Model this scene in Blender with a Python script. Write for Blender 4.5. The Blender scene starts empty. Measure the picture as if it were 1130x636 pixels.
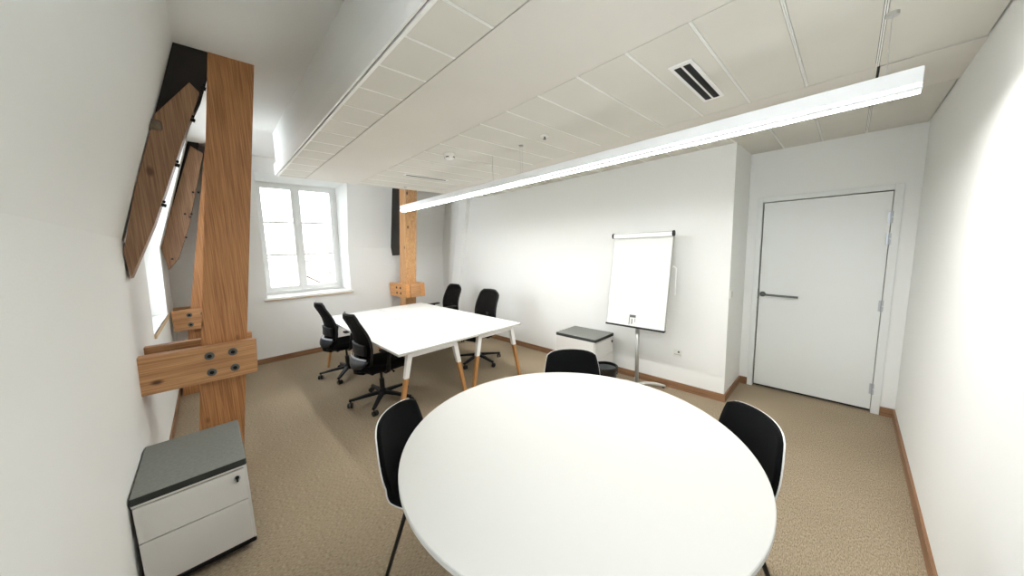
import bpy, bmesh, math, random
from mathutils import Vector, Matrix
random.seed(4)
PI = math.pi
scene = bpy.context.scene
COL = scene.collection
H = 1.67            # eye height
ZC = 2.59           # suspended ceiling
ZH = 3.06           # high ceiling
XL = 3.752          # long wall
XD = 4.42           # door wall
YR = 0.80           # return wall of the recess
YN = -0.39          # wall beside the door

# ------------------------------------------------------------------ materials
def srgb(r, g, b):
    f = lambda c: (c/255/12.92) if c/255 <= 0.04045 else ((c/255+0.055)/1.055)**2.4
    return (f(r), f(g), f(b), 1)

def mat(name, color, rough=0.5, metal=0.0, bump=0.0, bscale=200, noise=0.0, nscale=8, coat=0, spec=0.5, emis=None, estr=0):
    m = bpy.data.materials.new(name); m.use_nodes = True
    nt = m.node_tree; b = nt.nodes['Principled BSDF']
    b.inputs['Base Color'].default_value = color
    b.inputs['Roughness'].default_value = rough
    b.inputs['Metallic'].default_value = metal
    b.inputs['Specular IOR Level'].default_value = spec
    b.inputs['Coat Weight'].default_value = coat
    if emis:
        b.inputs['Emission Color'].default_value = emis
        b.inputs['Emission Strength'].default_value = estr
    tc = nt.nodes.new('ShaderNodeTexCoord')
    if noise:
        n = nt.nodes.new('ShaderNodeTexNoise'); n.inputs['Scale'].default_value = nscale; n.inputs['Detail'].default_value = 6
        nt.links.new(tc.outputs['Object'], n.inputs['Vector'])
        mx = nt.nodes.new('ShaderNodeMix'); mx.data_type = 'RGBA'; mx.blend_type = 'MULTIPLY'
        mx.inputs['Factor'].default_value = 1
        mx.inputs[6].default_value = color
        r = nt.nodes.new('ShaderNodeMapRange'); r.inputs[1].default_value = .3; r.inputs[2].default_value = .7
        r.inputs[3].default_value = 1-noise; r.inputs[4].default_value = 1+noise*.4
        nt.links.new(n.outputs[0], r.inputs[0]); nt.links.new(r.outputs[0], mx.inputs[7])
        nt.links.new(mx.outputs[2], b.inputs['Base Color'])
    if bump:
        n2 = nt.nodes.new('ShaderNodeTexNoise'); n2.inputs['Scale'].default_value = bscale; n2.inputs['Detail'].default_value = 3
        nt.links.new(tc.outputs['Object'], n2.inputs['Vector'])
        bp = nt.nodes.new('ShaderNodeBump'); bp.inputs['Strength'].default_value = bump; bp.inputs['Distance'].default_value = .004
        nt.links.new(n2.outputs[0], bp.inputs['Height']); nt.links.new(bp.outputs[0], b.inputs['Normal'])
    return m

def wood(name, c1, c2, axis='Z', knots=1.0, rough=.5, scale=1.0, kn=srgb(70, 38, 18)):
    m = bpy.data.materials.new(name); m.use_nodes = True
    nt = m.node_tree; L = nt.links; b = nt.nodes['Principled BSDF']; b.inputs['Roughness'].default_value = rough
    tc = nt.nodes.new('ShaderNodeTexCoord')
    mp = nt.nodes.new('ShaderNodeMapping')
    s = [13*scale]*3; s['XYZ'.index(axis)] = .28*scale
    mp.inputs['Scale'].default_value = s
    L.new(tc.outputs['Object'], mp.inputs['Vector'])
    n = nt.nodes.new('ShaderNodeTexNoise'); n.inputs['Scale'].default_value = 1.3; n.inputs['Detail'].default_value = 5; n.inputs['Distortion'].default_value = .35
    L.new(mp.outputs[0], n.inputs['Vector'])
    mul = nt.nodes.new('ShaderNodeMath'); mul.operation = 'MULTIPLY'; mul.inputs[1].default_value = 34
    L.new(n.outputs[0], mul.inputs[0])
    sn = nt.nodes.new('ShaderNodeMath'); sn.operation = 'SINE'; L.new(mul.outputs[0], sn.inputs[0])
    fi = nt.nodes.new('ShaderNodeTexNoise'); fi.inputs['Scale'].default_value = 14; fi.inputs['Detail'].default_value = 4
    L.new(mp.outputs[0], fi.inputs['Vector'])
    ad = nt.nodes.new('ShaderNodeMath'); ad.operation = 'MULTIPLY_ADD'; ad.inputs[1].default_value = .07
    L.new(sn.outputs[0], ad.inputs[0]); L.new(fi.outputs[0], ad.inputs[2])
    cr = nt.nodes.new('ShaderNodeValToRGB'); cr.color_ramp.elements[0].color = c1; cr.color_ramp.elements[1].color = c2
    cr.color_ramp.elements[0].position = .3; cr.color_ramp.elements[1].position = .72
    L.new(ad.outputs[0], cr.inputs[0])
    # knots
    mp2 = nt.nodes.new('ShaderNodeMapping'); s2 = [5.5]*3; s2['XYZ'.index(axis)] = 3.0; mp2.inputs['Scale'].default_value = s2
    L.new(tc.outputs['Object'], mp2.inputs['Vector'])
    v = nt.nodes.new('ShaderNodeTexVoronoi'); v.inputs['Scale'].default_value = 1.0
    L.new(mp2.outputs[0], v.inputs['Vector'])
    kr = nt.nodes.new('ShaderNodeMapRange'); kr.inputs[1].default_value = .05; kr.inputs[2].default_value = .12
    kr.inputs[3].default_value = knots; kr.inputs[4].default_value = 0
    L.new(v.outputs['Distance'], kr.inputs[0])
    mx = nt.nodes.new('ShaderNodeMix'); mx.data_type = 'RGBA'; L.new(kr.outputs[0], mx.inputs[0])
    L.new(cr.outputs[0], mx.inputs[6]); mx.inputs[7].default_value = kn
    L.new(mx.outputs[2], b.inputs['Base Color'])
    bp = nt.nodes.new('ShaderNodeBump'); bp.inputs['Strength'].default_value = .25; bp.inputs['Distance'].default_value = .003
    L.new(ad.outputs[0], bp.inputs['Height']); L.new(bp.outputs[0], b.inputs['Normal'])
    return m

M = {}
M['wall'] = mat('wall_paint', srgb(239, 240, 237), .85, bump=.12, bscale=90)
M['ceiling'] = mat('ceiling_metal_panel', srgb(222, 219, 209), .6, bump=.1, bscale=700, noise=.03, nscale=3)
M['plain'] = mat('ceiling_plain_panel', srgb(226, 222, 213), .6, noise=.03, nscale=2)
M['rail'] = mat('ceiling_rail', srgb(250, 249, 244), .4)
M['gap'] = mat('shadow_gap', srgb(60, 60, 58), .9)
M['white'] = mat('white_lacquer', srgb(240, 240, 237), .35)
M['door'] = mat('door_paint', srgb(231, 234, 231), .45, bump=.04, bscale=60)
M['desk'] = mat('white_laminate', srgb(231, 231, 227), .42, spec=.35)
M['edge'] = mat('laminate_edge', srgb(205, 205, 200), .5)
M['wmetal'] = mat('white_powdercoat', srgb(238, 238, 236), .35)
M['pine'] = wood('pine_upright', srgb(150, 97, 58), srgb(200, 146, 94), 'Z')
M['pine_x'] = wood('pine_along', srgb(166, 118, 76), srgb(208, 160, 112), 'X', knots=.9)
M['pine_y'] = wood('pine_pale_tie', srgb(190, 125, 66), srgb(228, 172, 110), 'Y', knots=.9)
M['pine_old'] = wood('brace_wood', srgb(118, 84, 58), srgb(164, 126, 92), 'Z', knots=.8)
M['dark'] = mat('dark_stained_timber', srgb(32, 27, 22), .75, bump=.4, bscale=40, noise=.4, nscale=6)
M['grey_wood'] = mat('weathered_grey_timber', srgb(120, 106, 90), .9, bump=.6, bscale=60, noise=.4, nscale=25)
M['skirt'] = wood('oak_baseboard', srgb(122, 88, 62), srgb(156, 118, 86), 'Y', knots=0)
M['skirt_x'] = wood('oak_baseboard_cross', srgb(122, 88, 62), srgb(156, 118, 86), 'X', knots=0)
M['sillwood'] = mat('sill_oak_edge', srgb(206, 178, 136), .5)
M['oak'] = wood('oak_leg', srgb(170, 118, 66), srgb(206, 154, 98), 'Z', knots=0, scale=2.5)
M['bolt'] = mat('dark_steel_bolt', srgb(42, 40, 38), .45, metal=.7)
M['steel'] = mat('brushed_steel', srgb(150, 150, 148), .35, metal=.9)
M['dsteel'] = mat('dull_grey_handle', srgb(105, 108, 106), .4, metal=.5)
M['black'] = mat('black_plastic', srgb(15, 15, 16), .5, spec=.25)
M['blackmetal'] = mat('black_metal', srgb(18, 18, 18), .35, spec=.5)
M['pad'] = mat('black_upholstery', srgb(15, 16, 17), .95, bump=.3, bscale=900, spec=.15)
M['seatfab'] = mat('black_seat_fabric', srgb(20, 20, 21), .95, bump=.3, bscale=700, spec=.15)
M['slate'] = mat('slate_blue_plastic', srgb(24, 31, 38), .35, spec=.4)
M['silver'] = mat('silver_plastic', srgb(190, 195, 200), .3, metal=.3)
M['felt'] = mat('grey_felt_cushion', srgb(138, 140, 135), .95, bump=.4, bscale=600, noise=.12, nscale=60, spec=.1)
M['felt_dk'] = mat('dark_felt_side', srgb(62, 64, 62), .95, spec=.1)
M['pedestal'] = mat('pedestal_white', srgb(226, 224, 220), .45)
M['liner'] = mat('black_bin_liner', srgb(12, 12, 13), .25, bump=.8, bscale=30)
M['bin'] = mat('grey_bin_plastic', srgb(96, 100, 98), .4)
M['flipgrey'] = mat('flipchart_grey_metal', srgb(172, 172, 168), .35, metal=.4)
M['flipfoot'] = mat('flipchart_foot', srgb(205, 204, 198), .4)
M['board'] = mat('whiteboard_sheet', srgb(226, 227, 222), .4)
M['paper'] = mat('flipchart_paper', srgb(238, 238, 232), .8)
M['slot'] = mat('slot_black', srgb(12, 12, 12), .8)
M['outlet'] = mat('outlet_plastic', srgb(232, 232, 226), .35)
M['wire'] = mat('thin_steel_wire', srgb(200, 200, 196), .3, metal=.6)
M['lamp_body'] = mat('lamp_housing', srgb(245, 247, 248), .4)
M['lamp'] = mat('lamp_diffuser', (1, 1, 1, 1), .5, emis=(1, .99, .97, 1), estr=42)
M['lamp_side'] = mat('lamp_side_diffuser', (1, 1, 1, 1), .5, emis=(.93, .97, 1, 1), estr=2.5)

# mesh fabric: semi see-through weave
def mesh_fabric():
    m = bpy.data.materials.new('black_mesh_fabric'); m.use_nodes = True
    nt = m.node_tree; L = nt.links; b = nt.nodes['Principled BSDF']
    b.inputs['Base Color'].default_value = srgb(15, 13, 12); b.inputs['Roughness'].default_value = .95; b.inputs['Specular IOR Level'].default_value = .12
    out = nt.nodes['Material Output']
    tr = nt.nodes.new('ShaderNodeBsdfTransparent'); mx = nt.nodes.new('ShaderNodeMixShader'); mx.inputs[0].default_value = .94
    L.new(tr.outputs[0], mx.inputs[1]); L.new(b.outputs[0], mx.inputs[2]); L.new(mx.outputs[0], out.inputs[0])
    return m
M['mesh'] = mesh_fabric()

def glass():
    m = bpy.data.materials.new('window_glass'); m.use_nodes = True
    nt = m.node_tree; L = nt.links; nt.nodes.remove(nt.nodes['Principled BSDF'])
    out = nt.nodes['Material Output']
    tr = nt.nodes.new('ShaderNodeBsdfTransparent'); tr.inputs[0].default_value = (.96, .98, 1, 1)
    gl = nt.nodes.new('ShaderNodeBsdfGlossy'); gl.inputs['Roughness'].default_value = .02
    fr = nt.nodes.new('ShaderNodeFresnel'); fr.inputs[0].default_value = 1.45
    mu = nt.nodes.new('ShaderNodeMath'); mu.operation = 'MULTIPLY'; mu.inputs[1].default_value = .6
    mx = nt.nodes.new('ShaderNodeMixShader'); L.new(fr.outputs[0], mu.inputs[0]); L.new(mu.outputs[0], mx.inputs[0])
    L.new(tr.outputs[0], mx.inputs[1]); L.new(gl.outputs[0], mx.inputs[2]); L.new(mx.outputs[0], out.inputs[0])
    return m
M['glass'] = glass()

def carpet():
    m = bpy.data.materials.new('brown_carpet'); m.use_nodes = True
    nt = m.node_tree; L = nt.links; b = nt.nodes['Principled BSDF']
    b.inputs['Roughness'].default_value = 1; b.inputs['Specular IOR Level'].default_value = .1
    tc = nt.nodes.new('ShaderNodeTexCoord')
    mp = nt.nodes.new('ShaderNodeMapping'); mp.inputs['Scale'].default_value = (60, 210, 1)
    L.new(tc.outputs['Object'], mp.inputs[0])
    n = nt.nodes.new('ShaderNodeTexNoise'); n.inputs['Scale'].default_value = 1; n.inputs['Detail'].default_value = 3; L.new(mp.outputs[0], n.inputs[0])
    cr = nt.nodes.new('ShaderNodeValToRGB'); cr.color_ramp.elements[0].position = .34; cr.color_ramp.elements[1].position = .68
    cr.color_ramp.elements[0].color = srgb(136, 121, 99); cr.color_ramp.elements[1].color = srgb(185, 169, 145)
    L.new(n.outputs[0], cr.inputs[0])
    n2 = nt.nodes.new('ShaderNodeTexNoise'); n2.inputs['Scale'].default_value = 1.3; n2.inputs['Detail'].default_value = 2; L.new(tc.outputs['Object'], n2.inputs[0])
    r = nt.nodes.new('ShaderNodeMapRange'); r.inputs[1].default_value = .3; r.inputs[2].default_value = .7; r.inputs[3].default_value = .93; r.inputs[4].default_value = 1.05
    L.new(n2.outputs[0], r.inputs[0])
    mx = nt.nodes.new('ShaderNodeMix'); mx.data_type = 'RGBA'; mx.blend_type = 'MULTIPLY'; mx.inputs[0].default_value = 1
    L.new(cr.outputs[0], mx.inputs[6]); L.new(r.outputs[0], mx.inputs[7]); L.new(mx.outputs[2], b.inputs['Base Color'])
    n3 = nt.nodes.new('ShaderNodeTexNoise'); n3.inputs['Scale'].default_value = 260; L.new(tc.outputs['Object'], n3.inputs[0])
    bp = nt.nodes.new('ShaderNodeBump'); bp.inputs['Strength'].default_value = .6; bp.inputs['Distance'].default_value = .006
    L.new(n3.outputs[0], bp.inputs['Height']); L.new(bp.outputs[0], b.inputs['Normal'])
    return m
M['carpet'] = carpet()

# ------------------------------------------------------------------ mesh helpers
def obj(name, bm, m, parent=None, smooth=False, mats=None):
    me = bpy.data.meshes.new(name); bmesh.ops.recalc_face_normals(bm, faces=bm.faces[:]); bm.to_mesh(me); bm.free()
    o = bpy.data.objects.new(name, me); COL.objects.link(o)
    for x in (mats or [m]): me.materials.append(x)
    if smooth:
        for p in me.polygons: p.use_smooth = True
    if parent: o.parent = parent
    return o

def tag(o, label=None, cat=None, group=None, kind=None):
    if label: o['label'] = label
    if cat: o['category'] = cat
    if group: o['group'] = group
    if kind: o['kind'] = kind
    return o

def thing(name, label, cat, loc=(0, 0, 0), rz=0, group=None):
    o = bpy.data.objects.new(name, None); COL.objects.link(o); o.empty_display_size = .1
    o.location = loc; o.rotation_euler = (0, 0, rz)
    return tag(o, label, cat, group)

def struct(name, bm, m, parent=None, **k):
    o = obj(name, bm, m, parent, **k)
    if not parent: o['kind'] = 'structure'
    return o

def B(): return bmesh.new()

def box(bm, x0, x1, y0, y1, z0, z1, bev=0, seg=2, mi=0, mtx=None):
    r = bmesh.ops.create_cube(bm, size=1)
    vs = r['verts']
    for v in vs:
        v.co = Vector((x0+(v.co.x+.5)*(x1-x0), y0+(v.co.y+.5)*(y1-y0), z0+(v.co.z+.5)*(z1-z0)))
    fs = {f for v in vs for f in v.link_faces}
    for f in fs: f.material_index = mi
    if bev:
        es = list({e for v in vs for e in v.link_edges})
        r2 = bmesh.ops.bevel(bm, geom=es, offset=bev, segments=seg, affect='EDGES', profile=.5)
        for f in r2['faces']: f.material_index = mi
        if mtx: bmesh.ops.transform(bm, matrix=mtx, verts=list({v for f in r2['faces'] for v in f.verts} | {v for v in vs if v.is_valid}))
    elif mtx: bmesh.ops.transform(bm, matrix=mtx, verts=vs)
    return bm

def hexa(bm, a, b, mi=0):
    """prism between two same-length rings of points a and b"""
    A = [bm.verts.new(p) for p in a]; C = [bm.verts.new(p) for p in b]
    fs = [bm.faces.new(A[::-1]), bm.faces.new(C)]
    n = len(A)
    for i in range(n): fs.append(bm.faces.new((A[i], A[(i+1) % n], C[(i+1) % n], C[i])))
    for f in fs: f.material_index = mi
    return bm

def prism(bm, pts, axis, a, b, mi=0):
    """pts 2D polygon; axis 0: pts=(y,z) extruded x; 1: pts=(x,z) along y; 2: pts=(x,y) along z"""
    def P(p, t): return ((t, p[0], p[1]), (p[0], t, p[1]), (p[0], p[1], t))[axis]
    return hexa(bm, [P(p, a) for p in pts], [P(p, b) for p in pts], mi)

def bevel_all(bm, off, seg=2):
    es = [e for e in bm.edges if e.calc_face_angle(0) > .5]
    bmesh.ops.bevel(bm, geom=es, offset=off, segments=seg, affect='EDGES', profile=.5)
    return bm

def tube(bm, pts, rad, n=10, cap=True, sx=1.0, mi=0):
    pts = [Vector(p) for p in pts]
    rads = rad if isinstance(rad, (list, tuple)) else [rad]*len(pts)
    rings = []; up = None
    for i, p in enumerate(pts):
        d = (pts[min(i+1, len(pts)-1)]-pts[max(i-1, 0)]).normalized()
        if up is None:
            up = Vector((0, 0, 1)) if abs(d.z) < .9 else Vector((1, 0, 0))
        s = d.cross(up).normalized(); up = s.cross(d).normalized()
        rings.append([bm.verts.new(p+(s*math.cos(t)*sx+up*math.sin(t))*rads[i]) for t in [2*PI*k/n for k in range(n)]])
    for i in range(len(rings)-1):
        for k in range(n):
            f = bm.faces.new((rings[i][k], rings[i][(k+1) % n], rings[i+1][(k+1) % n], rings[i+1][k])); f.material_index = mi
    if cap:
        bm.faces.new(rings[0][::-1]).material_index = mi; bm.faces.new(rings[-1]).material_index = mi
    return bm

def lathe(bm, prof, c=(0, 0, 0), n=32, mi=0, closed=False):
    rings = []
    for r, z in prof:
        rings.append([bm.verts.new((c[0]+r*math.cos(2*PI*k/n), c[1]+r*math.sin(2*PI*k/n), c[2]+z)) for k in range(n)])
    m = len(rings)
    for i in range(m if closed else m-1):
        a, b = rings[i], rings[(i+1) % m]
        for k in range(n): bm.faces.new((a[k], a[(k+1) % n], b[(k+1) % n], b[k])).material_index = mi
    if not closed:
        bm.faces.new(rings[0][::-1]).material_index = mi; bm.faces.new(rings[-1]).material_index = mi
    return bm

def disc(bm, c, r, h, axis=2, n=20, r2=None, mi=0):
    """cylinder starting at c along +axis for h"""
    r2 = r if r2 is None else r2
    ax = [Vector((1, 0, 0)), Vector((0, 1, 0)), Vector((0, 0, 1))][axis]
    u = [Vector((0, 1, 0)), Vector((0, 0, 1)), Vector((1, 0, 0))][axis]; v = ax.cross(u)
    c = Vector(c)
    A = [bm.verts.new(c+(u*math.cos(2*PI*k/n)+v*math.sin(2*PI*k/n))*r) for k in range(n)]
    C = [bm.verts.new(c+ax*h+(u*math.cos(2*PI*k/n)+v*math.sin(2*PI*k/n))*r2) for k in range(n)]
    bm.faces.new(A[::-1]).material_index = mi; bm.faces.new(C).material_index = mi
    for k in range(n): bm.faces.new((A[k], A[(k+1) % n], C[(k+1) % n], C[k])).material_index = mi
    return bm

def sheet(bm, grid, th, off=0.0):
    """thick curved sheet from grid[i][j] of Vectors; thickness along the local normal"""
    R, C = len(grid), len(grid[0])
    def nrm(i, j):
        a = grid[min(i+1, R-1)][j]-grid[max(i-1, 0)][j]; b = grid[i][min(j+1, C-1)]-grid[i][max(j-1, 0)]
        n = a.cross(b); return n.normalized() if n.length > 1e-9 else Vector((0, 0, 1))
    N = [[nrm(i, j) for j in range(C)] for i in range(R)]
    F = [[bm.verts.new(grid[i][j]+N[i][j]*(off+th/2)) for j in range(C)] for i in range(R)]
    K = [[bm.verts.new(grid[i][j]+N[i][j]*(off-th/2)) for j in range(C)] for i in range(R)]
    for i in range(R-1):
        for j in range(C-1):
            bm.faces.new((F[i][j], F[i][j+1], F[i+1][j+1], F[i+1][j]))
            bm.faces.new((K[i][j], K[i+1][j], K[i+1][j+1], K[i][j+1]))
    for i in range(R-1):
        bm.faces.new((F[i][0], F[i+1][0], K[i+1][0], K[i][0])); bm.faces.new((F[i][-1], K[i][-1], K[i+1][-1], F[i+1][-1]))
    for j in range(C-1):
        bm.faces.new((F[0][j], K[0][j], K[0][j+1], F[0][j+1])); bm.faces.new((F[-1][j], F[-1][j+1], K[-1][j+1], K[-1][j]))
    return bm

def dup(o, parent=None):
    c = o.copy(); COL.objects.link(c)
    if parent: c.parent = parent
    for ch in list(o.children): dup(ch, c)
    return c

# ------------------------------------------------------------------ wall profiles
KZ = 1.80
def lx(z): return -.41+.055*z/KZ if z <= KZ else -.355+.355*(z-KZ)/(ZH-KZ)
def fy(z): return 6.20-.09*z/1.75 if z <= 1.75 else 6.11-.33*(z-1.75)/(ZH-1.75)

# ------------------------------------------------------------------ floor + ceilings
bm = B(); box(bm, -1.3, 5.0, -.9, 7.2, -.15, 0); struct('floor', bm, M['carpet'])

bm = B(); box(bm, -1.2, 5.0, -.9, 7.2, ZH, ZH+.15); struct('ceiling', bm, M['wall'])

# suspended ceiling
y0c, y1c = YN, 4.65
bm = B()
box(bm, .71, XD, y0c, y1c, ZC+.02, ZC+.05, mi=1)          # dark void behind the seams
def panel(x0, x1, ya, yb, mi, z=ZC): box(bm, x0, x1, ya, yb, z, z+.018, mi=mi)
ys = [YN]+[.529+.2843*k for k in range(-2, 15)]
ys = [v for v in ys if v < y1c-.03]+[y1c]
for (xa, xb) in ((.728, .982), (1.586, 2.776), (3.384, XD)):
    for i in range(len(ys)-1):
        ya, yb = ys[i], ys[i+1]
        panel(xa, xb, ya+.008, yb-.008, 0)
        if i: box(bm, xa, xb, ya-.006, ya-.001, ZC-.001, ZC+.012, mi=2); box(bm, xa, xb, ya+.001, ya+.006, ZC-.001, ZC+.012, mi=2)
panel(.989, 1.581, y0c, y1c, 3)
panel(2.779, 3.381, -.04, y1c, 3)
panel(2.80, 3.381, YN, -.052, 3, ZC+.0015)
box(bm, .700, .708, y0c, y1c, ZC+.008, ZC+.02, mi=1)
box(bm, .708, .725, y0c, y1c, ZC-.004, ZC+.014, mi=2)
struct('suspended_ceiling', bm, M['ceiling'], mats=[M['ceiling'], M['gap'], M['rail'], M['plain']])

bm = B()
prism(bm, [(.688, ZC), (.688, 2.712), (.712, 2.716), (.712, ZC+.012), (.700, ZC+.012), (.700, ZC)], 1, y0c, y1c)
struct('trim_1', bm, M['white'])
bm = B(); box(bm, .7121, .76, y0c, y1c, ZC+.05, ZH); struct('wall_bulkhead', bm, M['wall'])

# ------------------------------------------------------------------ walls
# left wall (mansard): full-height piers + parts round the windows
def left_prof(za, zb, t=.34):
    zs = [za]+([KZ] if za < KZ < zb else [])+[zb]
    return [(lx(z), z) for z in zs]+[(lx(z)-t, z) for z in zs[::-1]]
bm = B()
W1 = (3.97, 5.30)      # dormer between the frames
W_ADDED = (-.30, .75)       # invented dormer beside the camera, out of view, added for daylight
prism(bm, left_prof(0, ZH), 1, -.9, W_ADDED[0]); prism(bm, left_prof(0, ZH), 1, W_ADDED[1], W1[0]); prism(bm, left_prof(0, ZH), 1, W1[1], 6.9)
for w in (W1, W_ADDED):
    prism(bm, left_prof(0, 1.03), 1, *w)
    prism(bm, left_prof(2.98, ZH), 1, *w)
struct('wall_left', bm, M['wall'])

def left_window(n, w):
    root = bpy.data.objects.new('window_%d' % n, None); COL.objects.link(root); root['kind'] = 'structure'
    root.location = (lx(KZ)-.17, (w[0]+w[1])/2, KZ)
    off = root.location.copy()
    za, zb, d = KZ+.0, 2.98, .17
    def P(z, e): return (lx(z)-d-e, z)
    def seg(bm, z0, z1, a, b, e0=0, e1=.05):
        prism(bm, [P(z0, e0), P(z1, e0), P(z1, e1), P(z0, e1)], 1, a, b)
    c = (w[0]+w[1])/2
    for (za, zb) in ((1.052, KZ), (KZ+.001, 2.98)):
        bm = B()
        seg(bm, za, za+.06, *w, -.02); seg(bm, zb-.06, zb, *w, -.02); seg(bm, za+.06, zb-.06, w[0], w[0]+.06, -.02); seg(bm, za+.06, zb-.06, w[1]-.06, w[1], -.02)
        seg(bm, za+.06, zb-.06, c-.04, c+.04, -.02)
        for v in bm.verts: v.co -= off
        obj('window_frame', bm, M['white'], root)
        for a, b in ((w[0]+.06, c-.04), (c+.04, w[1]-.06)):
            bm = B(); seg(bm, za+.06, zb-.06, a, b, .02, .026)
            for v in bm.verts: v.co -= off
            obj('pane', bm, M['glass'], root)
    bm = B()
    s = lx(1.03)
    box(bm, s-.15, s+.012, w[0]+.002, w[1]-.002, 1.032, 1.052, mi=0)
    box(bm, s+.002, s+.014, w[0]-.02, w[1]+.02, 1.015, 1.052, mi=1)
    for v in bm.verts: v.co -= off
    obj('window_sill', bm, M['white'], root, mats=[M['white'], M['sillwood']])
left_window(2, W1); left_window(3, W_ADDED)  # the latter is the added, unseen opening that helps light the room

# far wall with the deep window
WX0, WX1, WZ0, WZ1 = .625, 1.838, 1.01, 2.85
def far_prof(za, zb, yo=6.86):
    zs = [za]+([1.75] if za < 1.75 < zb else [])+[zb]
    return [(fy(z), z) for z in zs]+[(yo, z) for z in zs[::-1]]
bm = B()
prism(bm, far_prof(0, ZH), 0, -.75, WX0); prism(bm, far_prof(0, ZH), 0, WX1, 4.4)
prism(bm, far_prof(0, WZ0), 0, WX0, WX1); prism(bm, far_prof(WZ1, ZH), 0, WX0, WX1)
struct('wall_far', bm, M['wall'])

# window 1
root = bpy.data.objects.new('window_1', None); COL.objects.link(root); root['kind'] = 'structure'
root.location = ((WX0+WX1)/2, 6.62, WZ0)
R0 = root.location.copy()
def wy(z): return 6.665-.15*(z-1.02)/1.83
def wseg(bm, x0, x1, z0, z1, e0, e1, mi=0):
    hexa(bm, [(x0, wy(z0)+e0, z0), (x1, wy(z0)+e0, z0), (x1, wy(z0)+e1, z0), (x0, wy(z0)+e1, z0)],
         [(x0, wy(z1)+e0, z1), (x1, wy(z1)+e0, z1), (x1, wy(z1)+e1, z1), (x0, wy(z1)+e1, z1)], mi)
def rel(bm):
    for v in bm.verts: v.co -= R0
    return bm
bm = B()
wseg(bm, WX0, WX1, WZ0, WZ0+.055, 0, .08); wseg(bm, WX0, WX1, WZ1-.035, WZ1, 0, .08)
wseg(bm, WX0, WX0+.06, WZ0+.055, WZ1-.035, 0, .08); wseg(bm, WX1-.045, WX1, WZ0+.055, WZ1-.035, 0, .08)
obj('window_frame', rel(bm), M['white'], root)
cx = (WX0+WX1)/2-.02
for (a, b) in ((WX0+.062, cx-.003), (cx+.003, WX1-.047)):
    z0, z1 = WZ0+.06, WZ1-.04
    bm = B()
    wseg(bm, a, b, z0, z0+.075, -.015, .045); wseg(bm, a, b, z1-.055, z1, -.015, .045)
    wseg(bm, a, a+.06, z0+.075, z1-.055, -.015, .045); wseg(bm, b-.06, b, z0+.075, z1-.055, -.015, .045)
    zz0, zz1 = z0+.075, z1-.055
    for k in (1, 2):
        zb = zz0+(zz1-zz0)*k/3; wseg(bm, a+.06, b-.06, zb-.015, zb+.015, -.010, .035)
    f = obj('casement', rel(bm), M['white'], root)
    for k in range(3):
        za_, zb_ = zz0+(zz1-zz0)*k/3, zz0+(zz1-zz0)*(k+1)/3
        bm = B(); wseg(bm, a+.055, b-.055, za_+.008, zb_-.008, .018, .024)
        p = obj('pane', rel(bm), M['glass'], f)
bm = B(); wseg(bm, cx-.028, cx+.028, WZ0+.06, WZ1-.04, -.03, -.016); bevel_all(bm, .004)
box(bm, cx-.012, cx+.012, wy(1.85)-.055, wy(1.85)-.03, 1.80, 1.93, .004)
obj('centre_strip', rel(bm), M['white'], root)
bm = B(); box(bm, WX0+.002, WX1-.002, fy(1.0)-.02, 6.66, WZ0-.005, WZ0+.012)
box(bm, WX0-.035, WX1+.03, fy(1.0)-.045, fy(1.0)-.004, WZ0-.02, WZ0+.013, .003, mi=0)
box(bm, WX0-.034, WX1+.029, fy(1.0)-.047, fy(1.0)-.004, WZ0-.034, WZ0-.0205, mi=1)
obj('window_sill', rel(bm), M['white'], root, mats=[M['white'], M['sillwood']])

# long wall, recess, door wall, right wall
bm = B()
prism(bm, [(XL, YR), (XL, 6.86), (5.0, 6.86), (5.0, YR)], 2, 0, ZH)
struct('wall_long', bm, M['wall'])
DY0, DY1, DZ = -.242, .672, 2.065
bm = B()
box(bm, XD, 5.0, DY1+.045, YR, 0, ZH); box(bm, XD, 5.0, -.9, DY0-.045, 0, ZH); box(bm, XD, 5.0, DY0-.045, DY1+.045, DZ+.045, ZH)
box(bm, XD+.10, 5.0, DY0-.045, DY1+.045, 0, DZ+.045)
struct('wall_door', bm, M['wall'])
bm = B(); box(bm, -1.2, XD, -.9, YN, 0, ZH); struct('wall_right', bm, M['wall'])

# slanted boxing in the far corner of the long wall
bm = B()
def lean(z): return -.25*(z-1.0)
foot = [(XL, 5.42), (3.69, 5.44), (3.655, 5.66), (3.70, 6.0), (XL, 6.0)]
hexa(bm, [(x, min(y+lean(0), 6.1), 0) for x, y in foot], [(x, y+lean(ZH), ZH) for x, y in foot])
struct('trim_2', bm, M['wall'])

# door 1
root = bpy.data.objects.new('door_1', None); COL.objects.link(root); root['kind'] = 'structure'; root.location = (XD, (DY0+DY1)/2, 0); R0 = root.location.copy()
bm = B(); box(bm, XD+.004, XD+.046, DY0+.004, DY1-.011, .030, DZ-.009, .0015, 1); obj('door_leaf', rel(bm), M['door'], root)
bm = B()
for a, b in ((DY1, DY1+.05), (DY0-.055, DY0)): box(bm, XD-.012, XD+.10, a, b, 0, DZ+.05, .002, 1)
box(bm, XD-.012, XD+.10, DY0, DY1, DZ, DZ+.05, .002, 1)
obj('door_frame', rel(bm), M['door'], root)
bm = B(); box(bm, XD+.05, XD+.09, DY0, DY1, 0, DZ); obj('door_rebate', rel(bm), M['gap'], root)
hy, hz = .628, 1.072
bm = B(); disc(bm, (XD-.006, hy, hz), .027, .01, 0, 24); disc(bm, (XD-.05, hy, hz), .011, .045, 0, 16)
tube(bm, [(XD-.045, hy+.008, hz+.001), (XD-.05, hy-.03, hz), (XD-.05, hy-.16, hz-.004), (XD-.05, hy-.298, hz-.008)], [.011, .0105, .0105, .0105], 12)
obj('door_handle', rel(bm), M['dsteel'], root, smooth=True)
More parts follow.
